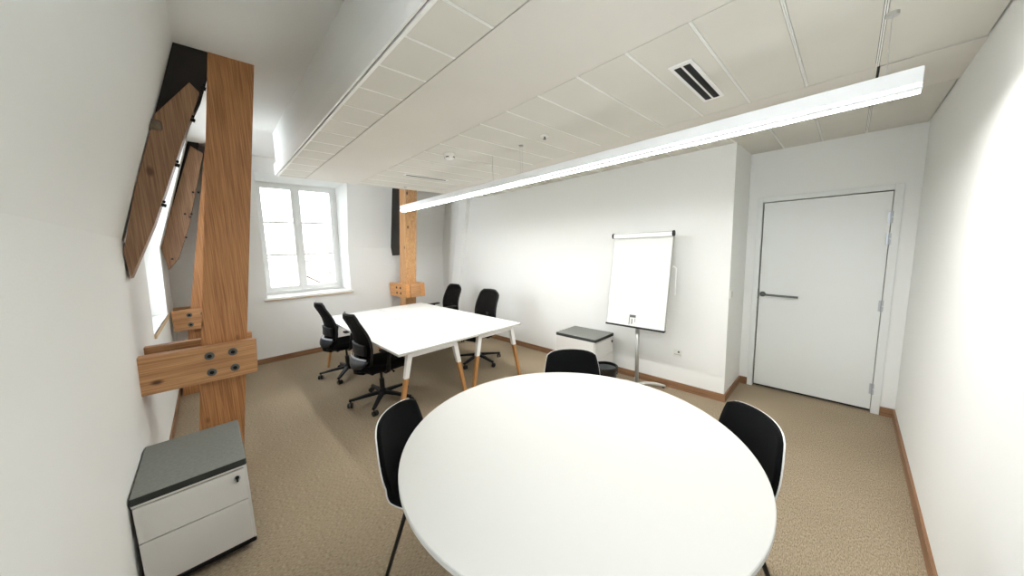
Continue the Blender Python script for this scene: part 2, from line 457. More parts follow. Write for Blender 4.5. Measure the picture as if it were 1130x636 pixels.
bm = B(); box(bm, XD-.005, XD+.002, DY1-.004, DY1+.004, 1.02, 1.13); obj('latch_plate', rel(bm), M['dsteel'], root)
for z in (1.83, 1.64, 1.03, .235):
    bm = B()
    for dz in (-.028, .028): disc(bm, (XD-.008, DY0-.001, z+dz-.024), .0085, .046, 2, 12)
    box(bm, XD-.004, XD+.003, DY0-.024, DY0+.022, z-.05, z+.05)
    obj('hinge', rel(bm), M['silver'], root)

# baseboards
def skirt(name, pts, mt, h=.078):
    bm = B()
    prism(bm, pts, 2, 0, h); struct(name, bm, mt)
t = .014
bm = B(); prism(bm, [(-.41, 0), (-.41+t, 0), (-.41+t, .078), (lx(.078), .078)], 1, YN+t, 6.18); struct('baseboard_left', bm, M['skirt'])
bm = B(); prism(bm, [(6.20, 0), (6.20-t-.004, 0), (6.20-t-.004, .082), (fy(.082), .082)], 0, -.395, XL-t); struct('baseboard_far', bm, M['skirt_x'])
skirt('baseboard_long', [(XL-t, YR-t), (XL, YR-t), (XL, 6.18), (XL-t, 6.18)], M['skirt'], .082)
skirt('baseboard_return', [(XL+.0005, YR-t), (XD, YR-t), (XD, YR), (XL+.0005, YR)], M['skirt_x'], .082)
skirt('baseboard_door', [(XD-t, DY1+.05), (XD, DY1+.05), (XD, YR-t), (XD-t, YR-t)], M['skirt'], .082)
skirt('baseboard_hinge_side', [(XD-t, YN), (XD, YN), (XD, DY0-.055), (XD-t, DY0-.055)], M['skirt'], .082)
skirt('baseboard_right', [(-.39, YN), (XD-t, YN), (XD-t, YN+t), (-.39, YN+t)], M['skirt_x'], .082)

# ------------------------------------------------------------------ timber frames
def loc_rel(bm, o):
    v0 = Vector(o)
    for v in bm.verts: v.co -= v0
    return bm
FB = ((-.017, 2.458), (.03, 2.462), (-.114, 2.199), (-.061, 2.201), (-.075, 2.165), (-.138, 1.924), (-.278, 1.673))
def side_frame(yf, label, s=0.0, tie=(-.40, .21), far=False):
    """frame standing against the left wall; yf = post front face"""
    o = (-.05+s, yf+.115, 0)
    root = thing('timber_frame', label, 'timber frame', o, 0, 'timber roof frames')
    xa, xb = -.222+s, .029+s          # post edges at floor
    ta, tb = .166+s, .415+s           # at high ceiling
    if far: xa, xb, ta, tb = -.385, -.15, .155, .39
    bm = B(); hexa(bm, [(xa, yf, 0), (xb, yf, 0), (xb, yf+.235, 0), (xa, yf+.235, 0)], [(ta, yf, ZH), (tb, yf, ZH), (tb, yf+.235, ZH), (ta, yf+.235, ZH)])
    bevel_all(bm, .004, 1); obj('post', loc_rel(bm, o), M['pine'], root)
    for (a, b) in ((yf-.08, yf-.002), (yf+.237, yf+.315)):
        bm = B(); x0, x1 = tie
        hexa(bm, [(x0+.004, a, .815), (x1-.015, a, .81), (x1-.015, b, .81), (x0+.004, b, .815)], [(x0, a, 1.062), (x1, a, 1.058), (x1, b, 1.058), (x0, b, 1.062)])
        bevel_all(bm, .004, 1); tb_ = obj('tie_beam', loc_rel(bm, o), M['pine_x'], root)
        if a < yf:
            for bx in (-.052, .071):
                for bz in (.878, .995):
                    bm = B(); disc(bm, (bx+s, a-.006, bz), .026, .0055, 1, 24, mi=1); disc(bm, (bx+s, a-.014, bz), .013, .009, 1, 6)
                    obj('bolt', loc_rel(bm, o), M['bolt'], tb_, mats=[M['bolt'], M['dsteel']])
    # dark rafter along the slope
    bm = B(); y0, y1 = yf+.005, yf+.14
    pts = [(lx(ZH)+.002, ZH), (.176+s*.5, ZH), (.150+s*.5, 2.93), (.095+s*.5, 2.75), (-.15, 2.17), (lx(2.17)+.002, 2.17)]
    prism(bm, pts, 1, y0, y1); obj('rafter', loc_rel(bm, o), M['dark'], root)
    # brace bolted on the rafter
    y0, y1 = yf-.045, yf+.0045
    pts = [(.052, 2.815), (.093, 2.765), (-.212, 1.885), (-.345, 1.56), (lx(1.7)+.003, 1.72), (lx(2.10)+.003, 2.10), (-.128, 2.575)]
    if far: pts = [(.02, 3.0), (.12, 2.93), (-.09, 2.08), (-.225, 1.68), (-.322, 1.545), (lx(1.8)+.003, 1.80), (lx(2.1)+.003, 2.10)]
    bm = B(); prism(bm, pts, 1, y0, y1+.075); bevel_all(bm, .003, 1)
    br = obj('brace', loc_rel(bm, o), M['pine_old'], root)
    # nuts on the underside edge
    a, b = Vector((.093, 0, 2.765)), Vector((-.212, 0, 1.885)); d = (b-a).normalized(); nn = Vector((-d.z, 0, d.x)); nn = nn if nn.x > 0 else -nn
    for k in (() if far else (-.05, .20, .547, .845)):
        p = a+(b-a)*k; bm = B()
        c = Vector((p.x, yf-.02, p.z))
        tube(bm, [c-nn*.002, c+nn*.022], .012, 6); tube(bm, [c+Vector((0, .0, .0))-d*.022-nn*.001, c-d*.022+nn*.013], .009, 6)
        obj('bolt', loc_rel(bm, o), M['bolt'], br)
    for (bx, bz) in ((FB if far else ())):
        bm = B(); disc(bm, (bx, y0-.008, bz), .012, .0085, 1, 8); obj('bolt', loc_rel(bm, o), M['bolt'], br)
    return root
f1 = side_frame(3.10, 'large pine post with bolted tie and brace standing behind the grey-topped drawer pedestal')
o = (-.05, 3.215, 0)
bm = B(); box(bm, -.205, -.10, 3.045, 3.099, 2.475, 2.545, .02, 3)
obj('purlin_stub', loc_rel(bm, o), M['grey_wood'], f1)
side_frame(5.53, 'pine post with bolted tie and brace farther back, half hidden behind the large near post', -.16, tie=(-.36, .12), far=True)

# frame standing before the far wall
o = (2.72, 5.6, 0)
root = thing('timber_frame', 'knotty pine post with short tie at far end, beyond the white desks', 'timber frame', o, 0, 'timber roof frames')
bm = B(); px0, px1 = 2.60, 2.81
hexa(bm, [(px0, 5.74, 0), (px1, 5.74, 0), (px1, 5.975, 0), (px0, 5.975, 0)], [(px0, 5.25, ZH), (px1, 5.25, ZH), (px1, 5.485, ZH), (px0, 5.485, ZH)])
bevel_all(bm, .004, 1); obj('post', loc_rel(bm, o), wood('pine_knotty', srgb(188, 136, 86), srgb(224, 180, 128), 'Z', knots=1, scale=1.0), root)
for (a, b) in ((px0-.078, px0-.002), (px1+.002, px1+.08)):
    bm = B(); box(bm, a, b, 5.40, 6.09, .84, 1.085, .004, 1); tb_ = obj('tie_beam', loc_rel(bm, o), M['pine_y'], root)
    if a < px0:
        for by in (5.62, 5.78):
            for bz in (.91, 1.01):
                bm = B(); disc(bm, (a-.004, by, bz), .022, .004, 0, 20); disc(bm, (a-.012, by, bz), .012, .009, 0, 6)
                obj('bolt', loc_rel(bm, o), M['bolt'], tb_)
bm = B(); box(bm, px0+.0, px1, 5.385, 5.56, .845, 1.08, .003, 1); obj('tie_block', loc_rel(bm, o), M['pine_x'], root)
bm = B(); pts = [(fy(ZH)-.002, ZH), (5.42, ZH), (5.62, 1.62), (fy(1.60)-.05, 1.60), (fy(1.75)-.002, 1.78)]
prism(bm, pts, 0, px0+.01, px0+.12); obj('rafter', loc_rel(bm, o), M['dark'], root)

# ------------------------------------------------------------------ desks
def desk(x0, x1, y0, y1, label, legs, grom):
    cx_, cy_ = (x0+x1)/2, (y0+y1)/2; o = (cx_, cy_, 0)
    root = thing('bench_desk', label, 'desk', o, 0, 'white bench desks')
    bm = B(); box(bm, x0, x1, y0, y1, .718, .742, .0015, 1)
    for f in bm.faces:
        if abs(f.normal.z) < .5: f.material_index = 1
    obj('tabletop', loc_rel(bm, o), M['desk'], root, mats=[M['desk'], M['edge']])
    la, lb = legs
    for ye, sg in ((y0+.06, 1), (y1-.06, -1)):
        bm = B()
        box(bm, la[0]-.022, lb[0]+.022, ye-.022, ye+.022, .668, .706, .004)
        obj('end_bar', loc_rel(bm, o), M['wmetal'], root)
        for (xt, xf) in (la, lb):
            zt, zm = .700, .475
            xm = xt+(xf-xt)*(zt-zm)/zt
            def rr(x, z, w): return [(x-w, ye-w, z), (x+w, ye-w, z), (x+w, ye+w, z), (x-w, ye+w, z)]
            bm = B(); hexa(bm, rr(xm, zm, .021), rr(xt, zt, .025)); bevel_all(bm, .006)
            lg = obj('leg', loc_rel(bm, o), M['wmetal'], root)
            bm = B(); hexa(bm, rr(xf, .006, .014), rr(xm, zm-.0015, .020)); bevel_all(bm, .005)
            tag(obj('wooden_foot', loc_rel(bm, o), M['oak'], lg), 'pale oak lower leg')
            bm = B(); disc(bm, (xf, ye, 0), .012, .006, 2, 12); obj('glide', loc_rel(bm, o), M['black'], lg)
    bm = B()
    for xx in (x0+.33, x1-.33): box(bm, xx-.02, xx+.02, y0+.08, y1-.08, .678, .717)
    obj('side_rail', loc_rel(bm, o), M['wmetal'], root)
    for gx, gy in grom:
        bm = B(); box(bm, gx-.05, gx+.05, gy-.018, gy+.018, .7415, .7428, 0); g = obj('cable_port', loc_rel(bm, o), M['flipgrey'], root)
    bm = B(); prism(bm, [(cx_-.06, .60), (cx_+.06, .60), (cx_+.08, .68), (cx_-.08, .68)], 1, y0+.5, y1-.5); obj('cable_tray', loc_rel(bm, o), M['wmetal'], root)
    return root
dk = desk(1.172, 1.955, 2.76, 5.30, 'white bench desk on oak-tipped legs, on the side nearer the tall pine posts', ((1.30, 1.15), (1.805, 1.935)), [(1.84, 3.06), (1.84, 4.28)])
desk(1.960, 2.745, 2.76, 5.30, 'white bench desk on oak-tipped legs, on the side nearer the long blank wall', ((2.14, 2.01), (2.625, 2.765)), [(2.22, 3.08), (2.20, 3.85), (2.17, 4.28)])

# ------------------------------------------------------------------ office chairs (face local +Y)
def office_chair(label):
    root = thing('office_chair', label, 'office chair', (0, 0, 0), 0, 'black mesh office chairs at the desks')
    bm = B(); lathe(bm, [(.03, .085), (.05, .088), (.052, .12), (.034, .14), (.030, .15)], n=20); obj('base_hub', bm, M['black'], root, smooth=True)
    for k in range(5):
        a = 2*PI*k/5+PI/2+.25; d = Vector((math.cos(a), math.sin(a), 0)); s = Vector((-d.y, d.x, 0))
        bm = B()
        secs = ((.03, .112, .028, .018), (.15, .100, .023, .015), (.28, .082, .019, .011), (.325, .079, .016, .010))
        prev = None
        for r, z, w, h in [(q[0]*1.06,)+q[1:] for q in secs]:
            c = d*r+Vector((0, 0, z)); ring = [bm.verts.new(c+s*u*w+Vector((0, 0, v*h))) for u, v in ((-1, -.9), (-.75, 1), (.75, 1), (1, -.9))]
            if prev:
                for i in range(4): bm.faces.new((prev[i], prev[(i+1) % 4], ring[(i+1) % 4], ring[i]))
            else: bm.faces.new(ring)
            prev = ring
        bm.faces.new(prev[::-1]); bevel_all(bm, .003, 1)
        lg = obj('base_leg', bm, M['black'], root)
        bm = B(); c = d*.33
        ca = a+random.uniform(-1, 1); ax = Vector((math.cos(ca), math.sin(ca), 0)); t = Vector((-ax.y, ax.x, 0)); cc = c+t*.018
        for sg in (-1, 1):
            tube(bm, [cc+ax*sg*.006+Vector((0, 0, .029)), cc+ax*sg*.012+Vector((0, 0, .029)), cc+ax*sg*.026+Vector((0, 0, .029))], [.027, .029, .026], 16)
        tube(bm, [c+Vector((0, 0, .045)), c+Vector((0, 0, .078))], .008, 8)
        obj('caster', bm, M['blackmetal'], lg, smooth=False)
    bm = B(); tube(bm, [(0, 0, .13), (0, 0, .27), (0, 0, .271), (0, 0, .40)], [.027, .027, .015, .015], 16); obj('gas_lift', bm, M['blackmetal'], root, smooth=False)
    bm = B(); box(bm, -.08, .08, -.13, .12, .385, .425, .012); tube(bm, [(.07, .03, .40), (.2, .04, .40), (.235, .04, .396)], [.006, .006, .012], 8)
    obj('tilt_mechanism', bm, M['black'], root)
    # seat
    g = []
    for i in range(13):
        v = i/12*2-1
        row = []
        for j in range(13):
            u = j/12*2-1
            x = u*.245*math.sqrt(max(0, 1-.32*v*v)); y = .02+v*.235*math.sqrt(max(0, 1-.22*u*u))
            z = .462-.022*max(0, v-.5)**2*4+.012*abs(u)**3-.018*(max(0, abs(u)-.7)*3)**2-.018*(max(0, abs(v)-.75)*4)**2
            row.append(Vector((x, y, z)))
        g.append(row)
    bm = B(); sheet(bm, g, .055); obj('seat', bm, M['seatfab'], root, smooth=True)
    bm = B(); g2 = [[Vector((p.x*.94, .02+(p.y-.02)*.94, p.z-.036)) for p in r] for r in g]; sheet(bm, g2, .018); obj('seat_pan', bm, M['black'], root, smooth=True)
    # backrest surface
    def bp(u, s, push=0):
        z = .50+.550*s
        w = .232-.030*max(0, s-.25)**1.6/.63-.02*(1-s)**3
        # rounded top corners
        if s > .82: w -= .075*((s-.82)/.18)**2.6
        if s < .10: w -= .05*((.10-s)/.10)**2
        y = -.245+.055*math.sin(PI*min(1, max(0, s*1.15)))**1.0*(1 if s < .87 else 1)-.055*s-.02*max(0, s-.6)
        y += .055*u*u*(1-.45*s)
        return Vector((u*w, y-push, z))
    g = [[bp(-1+2*j/14, i/20) for j in range(15)] for i in range(21)]
    bm = B(); sheet(bm, g, .006); obj('back_mesh', bm, M['mesh'], root, smooth=True)
    bm = B()
    path = [bp(-1, i/16) for i in range(17)]+[bp(-1+2*j/10, 1) for j in range(1, 10)]+[bp(1, 1-i/16) for i in range(17)]+[bp(1-2*j/10, 0) for j in range(1, 10)]
    path.append(path[0]); tube(bm, path, .0125, 8, cap=False); obj('back_frame', bm, M['black'], root, smooth=True)
    # lumbar shell
    g = [[bp(-1+2*j/12, -.14+i/8*.26, .034+.022*math.sin(PI*i/8)) for j in range(13)] for i in range(9)]
    bm = B(); sheet(bm, g, .014); lb = obj('lumbar_shell', bm, M['slate'], root, smooth=True)
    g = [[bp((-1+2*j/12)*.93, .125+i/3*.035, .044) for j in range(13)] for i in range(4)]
    bm = B(); sheet(bm, g, .006); tag(obj('highlight_strip', bm, M['silver'], lb, smooth=True), 'pale crescent standing in for a highlight')  # reflection on the glossy lumbar shell, built as a pale strip
    # lumbar pad in front of the spine
    g = [[bp((-1+2*j/12)*.75, .20+i/8*.20, .02) for j in range(13)] for i in range(9)]
    bm = B(); sheet(bm, g, .02); obj('lumbar_pad', bm, M['black'], root, smooth=True)
    bm = B(); tube(bm, [(0, -.08, .395), (0, -.20, .39), (0, -.265, .42), (0, -.275, .50), (0, -.23, .60), (0, -.215, .72)], [.022, .024, .024, .022, .018, .014], 10, sx=1.7)
    obj('back_spine', bm, M['black'], root, smooth=True)
    for sx in (-1, 1):
        bm = B(); tube(bm, [(sx*.06, -.02, .405), (sx*.20, -.03, .40), (sx*.265, -.03, .43), (sx*.275, -.02, .55), (sx*.27, 0, .645)], [.016, .018, .018, .016, .016], 10, sx=1.3)
        am = obj('armrest', bm, M['black'], root, smooth=True)
        bm = B(); box(bm, sx*.265-.042, sx*.265+.042, -.10, .14, .648, .672, .011, 3); obj('arm_pad', bm, M['black'], am)
    return root

c1 = office_chair('black mesh office chair on the posts side of the desks, nearer the window')
spots = [(1.27, 4.70, -PI/2+.06, 'black mesh office chair on the posts side of the desks, nearer the window'),
         (1.285, 3.53, -PI/2+.04, 'black mesh office chair on the posts side of the desks, nearer the round table'),
         (2.79, 3.72, PI/2+.04, 'black mesh office chair by the long wall, at the near end of the desks'),
         (2.90, 4.84, PI/2+.02, 'black mesh office chair with armrests in the far corner, behind the desks')]
for i, (x, y, r, lab) in enumerate(spots):
    c = c1 if i == 0 else dup(c1)
    c.location = (x, y, 0); c.rotation_euler = (0, 0, r); c['label'] = lab
    if i == 3:                                   # height-adjustable arms set higher on this chair
        for ch in c.children:
            if ch.name.startswith('armrest'): ch.location.z += .06

# ------------------------------------------------------------------ round table
TC = (1.209, .903)
root = thing('round_table', 'large white round meeting table in the foreground', 'table', (TC[0], TC[1], 0))
bm = B(); lathe(bm, [(.775, .712), (.797, .714), (.800, .718), (.800, .737), (.797, .740)], n=128)
for f in bm.faces:
    if abs(f.normal.z) < .6: f.material_index = 1
obj('tabletop', bm, M['desk'], root, mats=[M['desk'], M['edge']])
bm = B(); lathe(bm, [(.34, 0), (.345, .006), (.30, .014), (.05, .022), (.045, .03)], n=64); obj('base_plate', bm, M['wmetal'], root, smooth=False)
bm = B(); disc(bm, (0, 0, .022), .04, .68, 2, 32); obj('column', bm, M['wmetal'], root, smooth=True)
bm = B(); box(bm, -.3, .3, -.03, .03, .695, .7115, .003); box(bm, -.03, .03, -.3, .3, .694, .7112, .003); obj('top_spider', bm, M['wmetal'], root)

# ------------------------------------------------------------------ visitor shell chairs (face local +Y)
def shell_chair(label):
    root = thing('shell_chair', label, 'chair', (0, 0, 0), 0, 'black shell chairs round the meeting table')
    prof = [(.235, .437), (.20, .449), (.12, .446), (.02, .436), (-.08, .434), (-.145, .446), (-.185, .478), (-.208, .53), (-.222, .60), (-.235, .68), (-.248, .755), (-.262, .822)]
    wid = [.205, .222, .228, .228, .222, .214, .212, .218, .224, .218, .204, .186]
    # subdivide profile
    def smp(t):
        k = t*(len(prof)-1); i = min(int(k), len(prof)-2); f = k-i
        def cr(a): 
            p0, p1, p2, p3 = a[max(i-1, 0)], a[i], a[i+1], a[min(i+2, len(a)-1)]
            return .5*((2*p1)+(-p0+p2)*f+(2*p0-5*p1+4*p2-p3)*f*f+(-p0+3*p1-3*p2+p3)*f**3)
        return cr([p[0] for p in prof]), cr([p[1] for p in prof]), cr(wid)
    def grid(scale, off, t0=0.0, t1=1.0, n=40, m=18):
        g = []
        for i in range(n+1):
            t = t0+(t1-t0)*i/n
            row = []
            for j in range(m+1):
                u = (-1+2*j/m)
                # ends of the shell bow so that top and front corners are rounded
                tt = t-(.020*u*u+.028*abs(u)**8) * (1 if t > .8 else 0)*((t-.8)/.2 if t > .8 else 0)
                y, z, w = smp(max(0, min(1, tt)))
                uu = u*scale
                back = max(0, min(1, (t-.45)/.2))
                cup = uu*uu
                y += .050*cup*back; z += .018*cup*(1-back)
                row.append(Vector((uu*w, y, z)))
            g.append(row)
        return g
    bm = B(); sheet(bm, grid(1.0, 0), .007); obj('outer_shell', bm, M['white'], root, smooth=True)['label'] = 'white outer shell'
    # padding on the inner side (up over the seat, forward of the back)
    g = grid(1.0, 0, .01, 1.0); bm = B(); sheet(bm, g, .018, PADOFF); obj('upholstery', bm, M['pad'], root, smooth=True)
    bm = B(); tube(bm, [(-.17, .13, .418), (.17, .13, .418)], .008, 8); tube(bm, [(-.17, -.09, .412), (.17, -.09, .412)], .008, 8); tube(bm, [(-.15, -.09, .412), (-.15, .13, .418)], .008, 8); tube(bm, [(.15, -.09, .412), (.15, .13, .418)], .008, 8)
    obj('under_frame', bm, M['blackmetal'], root, smooth=True)
    for sx in (-1, 1):
        for (ya, yb) in ((.13, .215), (-.09, -.215)):
            bm = B(); tube(bm, [(sx*.15, ya*.9, .416), (sx*.165, ya, .405), (sx*.235, yb, .004)], [.011, .011, .010], 10)
            lg = obj('leg', bm, M['blackmetal'], root, smooth=True)
            bm = B(); disc(bm, (sx*.2355, yb, 0), .011, .008, 2, 12); obj('foot_cap', bm, M['black'], lg)
    return root
PADOFF = .0128
s1 = shell_chair('black padded shell chair with white rim at the round table, nearest the posts')
# (x, y) is the seat centre, a the facing angle measured from +Y
def face(dx, dy): return math.atan2(-dx, dy)
sp = [((.622, 1.662), (.60, -.80), 'black padded shell chair with white rim at the round table, nearest the posts'),
      ((2.105, 1.535), (-.76, -.65), 'black padded shell chair at the far side of the round table, before the waste bin'),
      ((1.893, .231), (-.68, .73), 'black padded shell chair on the side of the round table nearer the door')]
for i, (bk, d, lab) in enumerate(sp):
    c = s1 if i == 0 else dup(s1)
    n = math.hypot(*d); d = (d[0]/n, d[1]/n)
    c.location = (bk[0]+d[0]*.255, bk[1]+d[1]*.255, 0); c.rotation_euler = (0, 0, face(*d)); c['label'] = lab

# ------------------------------------------------------------------ pedestals
def pedestal(label, top):
    W, D = .425, .59     # local: x 0..W, y 0..D, front at y=0
    root = thing('drawer_pedestal', label, 'drawer pedestal', (0, 0, 0), 0, 'white drawer pedestals with grey cushion tops')
    hc = .043; t = top-hc
    bm = B(); box(bm, 0, W, .021, D, .055, t, .003, 1); box(bm, .004, W-.014, .012, .0208, .06, t-.004, mi=1); obj('body', bm, M['pedestal'], root, mats=[M['pedestal'], M['gap']])
    bm = B(); box(bm, .002, W-.012, 0, .0185, t-.20, t-.017, .002, 1); d = obj('drawer', bm, M['pedestal'], root)
    bm = B(); disc(bm, (W-.045, -.004, t-.06), .015, .0045, 1, 20); lk = obj('lock', bm, M['silver'], d)
    bm = B(); box(bm, W-.049, W-.041, -.012, -.0045, t-.078, t-.052, .002); disc(bm, (W-.045, -.014, t-.052), .009, .0095, 1, 12); tag(obj('key', bm, M['slot'], lk), 'small black key')
    bm = B(); box(bm, .002, W-.012, 0, .0185, .058, t-.205, .002, 1); obj('drawer', bm, M['pedestal'], root)
    bm = B(); box(bm, -.001, W+.001, .004, .0195, t-.0115, t, .001, 1); box(bm, W-.011, W+.001, .004, .0195, .055, t-.0115); obj('front_rim', bm, M['pedestal'], root)
    bm = B(); box(bm, .02, W-.02, .02, D-.02, .03, .0545, 0); box(bm, 0.0, W, .0, .05, .03, .0545, .004, 1); obj('plinth', bm, M['black'], root)
    for cx_ in (.045, W-.045):
        for cy_ in (.06, D-.06):
            bm = B(); disc(bm, (cx_-.012, cy_, .019), .019, .024, 0, 16); box(bm, cx_-.008, cx_+.008, cy_-.01, cy_+.01, .02, .031); obj('caster', bm, M['black'], root)
    bm = B(); box(bm, -.003, W+.003, -.004, D+.002, t+.001, top, .008, 3)
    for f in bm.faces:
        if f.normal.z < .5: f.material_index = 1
    obj('cushion', bm, M['felt'], root, mats=[M['felt'], M['felt_dk']])
    return root
p1 = pedestal('white drawer pedestal with grey cushion top and small key, before the large post', .55)
p1.location = (-.385, 2.27, 0)
p2 = dup(p1); p2.location = (3.25, 2.015, 0); p2['label'] = 'white drawer pedestal with grey cushion top, against the long wall beside the bin'

# ------------------------------------------------------------------ flipchart (board faces -X)
fx, fyy = 3.46, 1.60
root = thing('flipchart_easel', 'white flipchart whiteboard on a grey pole with star base', 'flipchart', (fx, fyy, 0))
bm = B(); lathe(bm, [(.035, .028), (.042, .035), (.04, .065), (.024, .075), (.022, .085)], n=20); obj('base_hub', bm, M['flipfoot'], root, smooth=False)
for deg in (100, 172, 244, 316, 28):
    a = math.radians(deg); d = Vector((math.cos(a), math.sin(a), 0)); r = {316: .33, 100: .30}.get(deg, .27)
    bm = B(); tube(bm, [d*.03+Vector((0, 0, .055)), d*.10+Vector((0, 0, .062)), d*(r*.63)+Vector((0, 0, .052)), d*(r*.87)+Vector((0, 0, .030)), d*r+Vector((0, 0, .016))], [.018, .018, .017, .016, .014], 10, sx=1.2)
    lg = obj('base_leg', bm, M['flipfoot'], root, smooth=True)
    bm = B(); disc(bm, tuple(d*(r-.02)), .014, .018, 2, 12); obj('glide', bm, M['black'], lg)
bm = B(); disc(bm, (0, 0, .08), .021, .66, 2, 20); disc(bm, (0, 0, .7), .014, .24, 2, 16); obj('pole', bm, M['flipgrey'], root, smooth=True)
# board frame in local coords; tilt plane
def bx(z): return -.045+(.14+.045)*(z-.74)/(1.8-.74)
def bseg(bm, y0, y1, z0, z1, e0, e1, mi=0):
    hexa(bm, [(bx(z0)+e0, y0, z0), (bx(z0)+e0, y1, z0), (bx(z0)+e1, y1, z0), (bx(z0)+e1, y0, z0)], [(bx(z1)+e0, y0, z1), (bx(z1)+e0, y1, z1), (bx(z1)+e1, y1, z1), (bx(z1)+e1, y0, z1)], mi)
BO = -.02
ya, yb = -.318, .348
bm = B(); bseg(bm, ya, yb, .765, 1.765, BO-.002, BO+.014); obj('board', bm, M['board'], root)
bm = B(); bseg(bm, ya-.006, yb+.006, .735, .752, BO-.02, BO+.02); tag(obj('pen_tray', bm, M['blackmetal'], root), 'black lower edge tray')
bm = B(); bseg(bm, ya, yb, .753, .80, BO-.006, BO-.0025); obj('lower_rail', bm, M['wmetal'], root)
bm = B(); bseg(bm, ya-.004, ya, .753, 1.765, BO-.004, BO+.018); bseg(bm, yb, yb+.004, .753, 1.765, BO-.004, BO+.018); obj('side_rail', bm, M['flipgrey'], root)
bm = B(); bseg(bm, ya, yb, 1.742, 1.792, BO-.028, BO+.012); bevel_all(bm, .006); cb = obj('clamp_bar', bm, M['wmetal'], root)
bm = B(); bseg(bm, ya+.004, yb-.004, 1.784, 1.7935, BO-.0295, BO-.02); bseg(bm, ya+.004, yb-.004, 1.733, 1.7415, BO-.029, BO-.0025); obj('clamp_line', bm, M['flipgrey'], cb)
for yy, sg in ((ya, -1), (yb, 1)):
    bm = B(); disc(bm, (bx(1.768)+BO-.012, yy if sg > 0 else yy-.014, 1.767), .032, .014, 1, 20); tag(obj('end_cap', bm, M['black'], cb), 'black round end cap')
bm = B(); bseg(bm, -.035+.035, .035+.035, .878-.03, .905-.03, BO-.009, BO-.0025); obj('badge', bm, M['dsteel'], root)
bm = B(); bseg(bm, .0, .006, .80, .84, BO-.008, BO-.0065); bseg(bm, .034, .044, .775, .83, BO-.008, BO-.0065); bseg(bm, .066, .074, .765, .845, BO-.008, BO-.0065); obj('badge_marks', bm, M['dsteel'], root)
bm = B(); bseg(bm, -.005, .075, .757, .846, BO-.0065, BO-.0062); obj('badge_plate', bm, M['board'], root)
bm = B(); box(bm, -.02, .05, -.03, .03, .90, .98, .006); tube(bm, [(.03, 0, .93), (.075, 0, 1.06), (.085, 0, 1.25)], .012, 8); obj('pole_bracket', bm, M['flipgrey'], root)
# swing-out paper arm hanging on the side nearer the door
bm = B(); tube(bm, [(bx(1.42)+.02, ya-.012, 1.42), (bx(1.42)+.022, ya-.045, 1.40), (bx(1.2)+.022, ya-.05, 1.12)], .008, 8); obj('side_arm', bm, M['wmetal'], root, smooth=True)

# ------------------------------------------------------------------ waste bin
root = thing('waste_bin', 'small grey waste bin with black liner, beside the white pedestal at the wall', 'waste bin', (3.165, 1.835, 0))
bm = B(); lathe(bm, [(.098, 0), (.104, .004), (.130, .285), (.135, .288), (.135, .293), (.127, .293), (.124, .285), (.098, .008), (.05, .008)], n=40); obj('bin_body', bm, M['bin'], root, smooth=False)
bm = B(); prof = [(.1225, .14), (.126, .296), (.131, .301), (.1385, .297), (.139, .27), (.136, .225), (.1365, .222), (.1415, .27), (.142, .30), (.131, .306), (.1235, .30), (.120, .14), (.105, .035), (.05, .02), (.05, .015), (.107, .03)]
lathe(bm, prof, n=40, closed=True)
for v in bm.verts:
    if v.co.z < .23 and v.co.xy.length > .13: v.co.z += .012*math.sin(7*math.atan2(v.co.y, v.co.x))
obj('bin_liner', bm, M['liner'], root, smooth=False)

# ------------------------------------------------------------------ lamp, ceiling fittings
LX0, LX1, LY0, LY1 = 2.150, 2.215, -.16, 4.60
root = thing('pendant_light', 'long white linear pendant lamp hung under the suspended ceiling', 'pendant lamp', ((LX0+LX1)/2, (LY0+LY1)/2, 2.25))
o = root.location.copy()
bm = B(); box(bm, LX0, LX1, LY0, LY1, 2.2725, 2.338, .003, 1); obj('housing', loc_rel(bm, o), M['lamp_body'], root)
bm = B(); box(bm, LX0+.001, LX1-.001, LY0+.002, LY1-.002, 2.262, 2.272); obj('glow_strip', loc_rel(bm, o), M['lamp_side'], root)
bm = B(); box(bm, LX0, LX0+.006, LY0, LY1, 2.248, 2.2618); box(bm, LX1-.006, LX1, LY0, LY1, 2.248, 2.2618); obj('rim', loc_rel(bm, o), M['lamp_body'], root)
bm = B(); box(bm, LX0+.0065, LX1-.0065, LY0+.002, LY1-.002, 2.252, 2.2615); obj('diffuser', loc_rel(bm, o), M['lamp'], root)
for y in (4.45, 2.12, -.06):
    bm = B(); tube(bm, [(2.168, y, 2.338), (2.168, y, ZC-.012)], .0012, 6); tube(bm, [(2.196, y, 2.338), (2.196, y, ZC-.012)], .0012, 6)
    tube(bm, [(2.182, y, ZC-.014), (2.182, y, ZC)], .02, 16)
    obj('suspension_wire', loc_rel(bm, o), M['wire'], root)
bm = B(); tube(bm, [(2.18, 2.52, 2.338), (2.18, 2.52, ZC)], .0022, 6); obj('power_cord', loc_rel(bm, o), M['wire'], root)

def vent(label, x0, x1, y0, y1, slots):
    o = ((x0+x1)/2, (y0+y1)/2, ZC)
    root = thing('ceiling_vent', label, 'air vent', o)
    bm = B(); box(bm, x0, x1, y0, y1, ZC-.007, ZC, .0015, 1); obj('vent_frame', loc_rel(bm, o), M['white'] if slots > 1 else M['rail'], root)
    w = (y1-y0); m = .013
    for k in range(slots):
        a = y0+m+(w-2*m)*k/slots+(.006 if slots > 1 else 0); b = y0+m+(w-2*m)*(k+1)/slots-(.006 if slots > 1 else 0)
        bm = B(); box(bm, x0+.03, x1-.03, a, b, ZC-.0085, ZC-.0072); box(bm, x0+.03, x1-.03, (a+b)/2-.002, (a+b)/2+.002, ZC-.0105, ZC-.0086)
        obj('slot', loc_rel(bm, o), M['slot'] if slots > 1 else M['dsteel'], root)
vent('white ceiling air vent with two long black slots', 1.885, 2.495, .612, .728, 2)
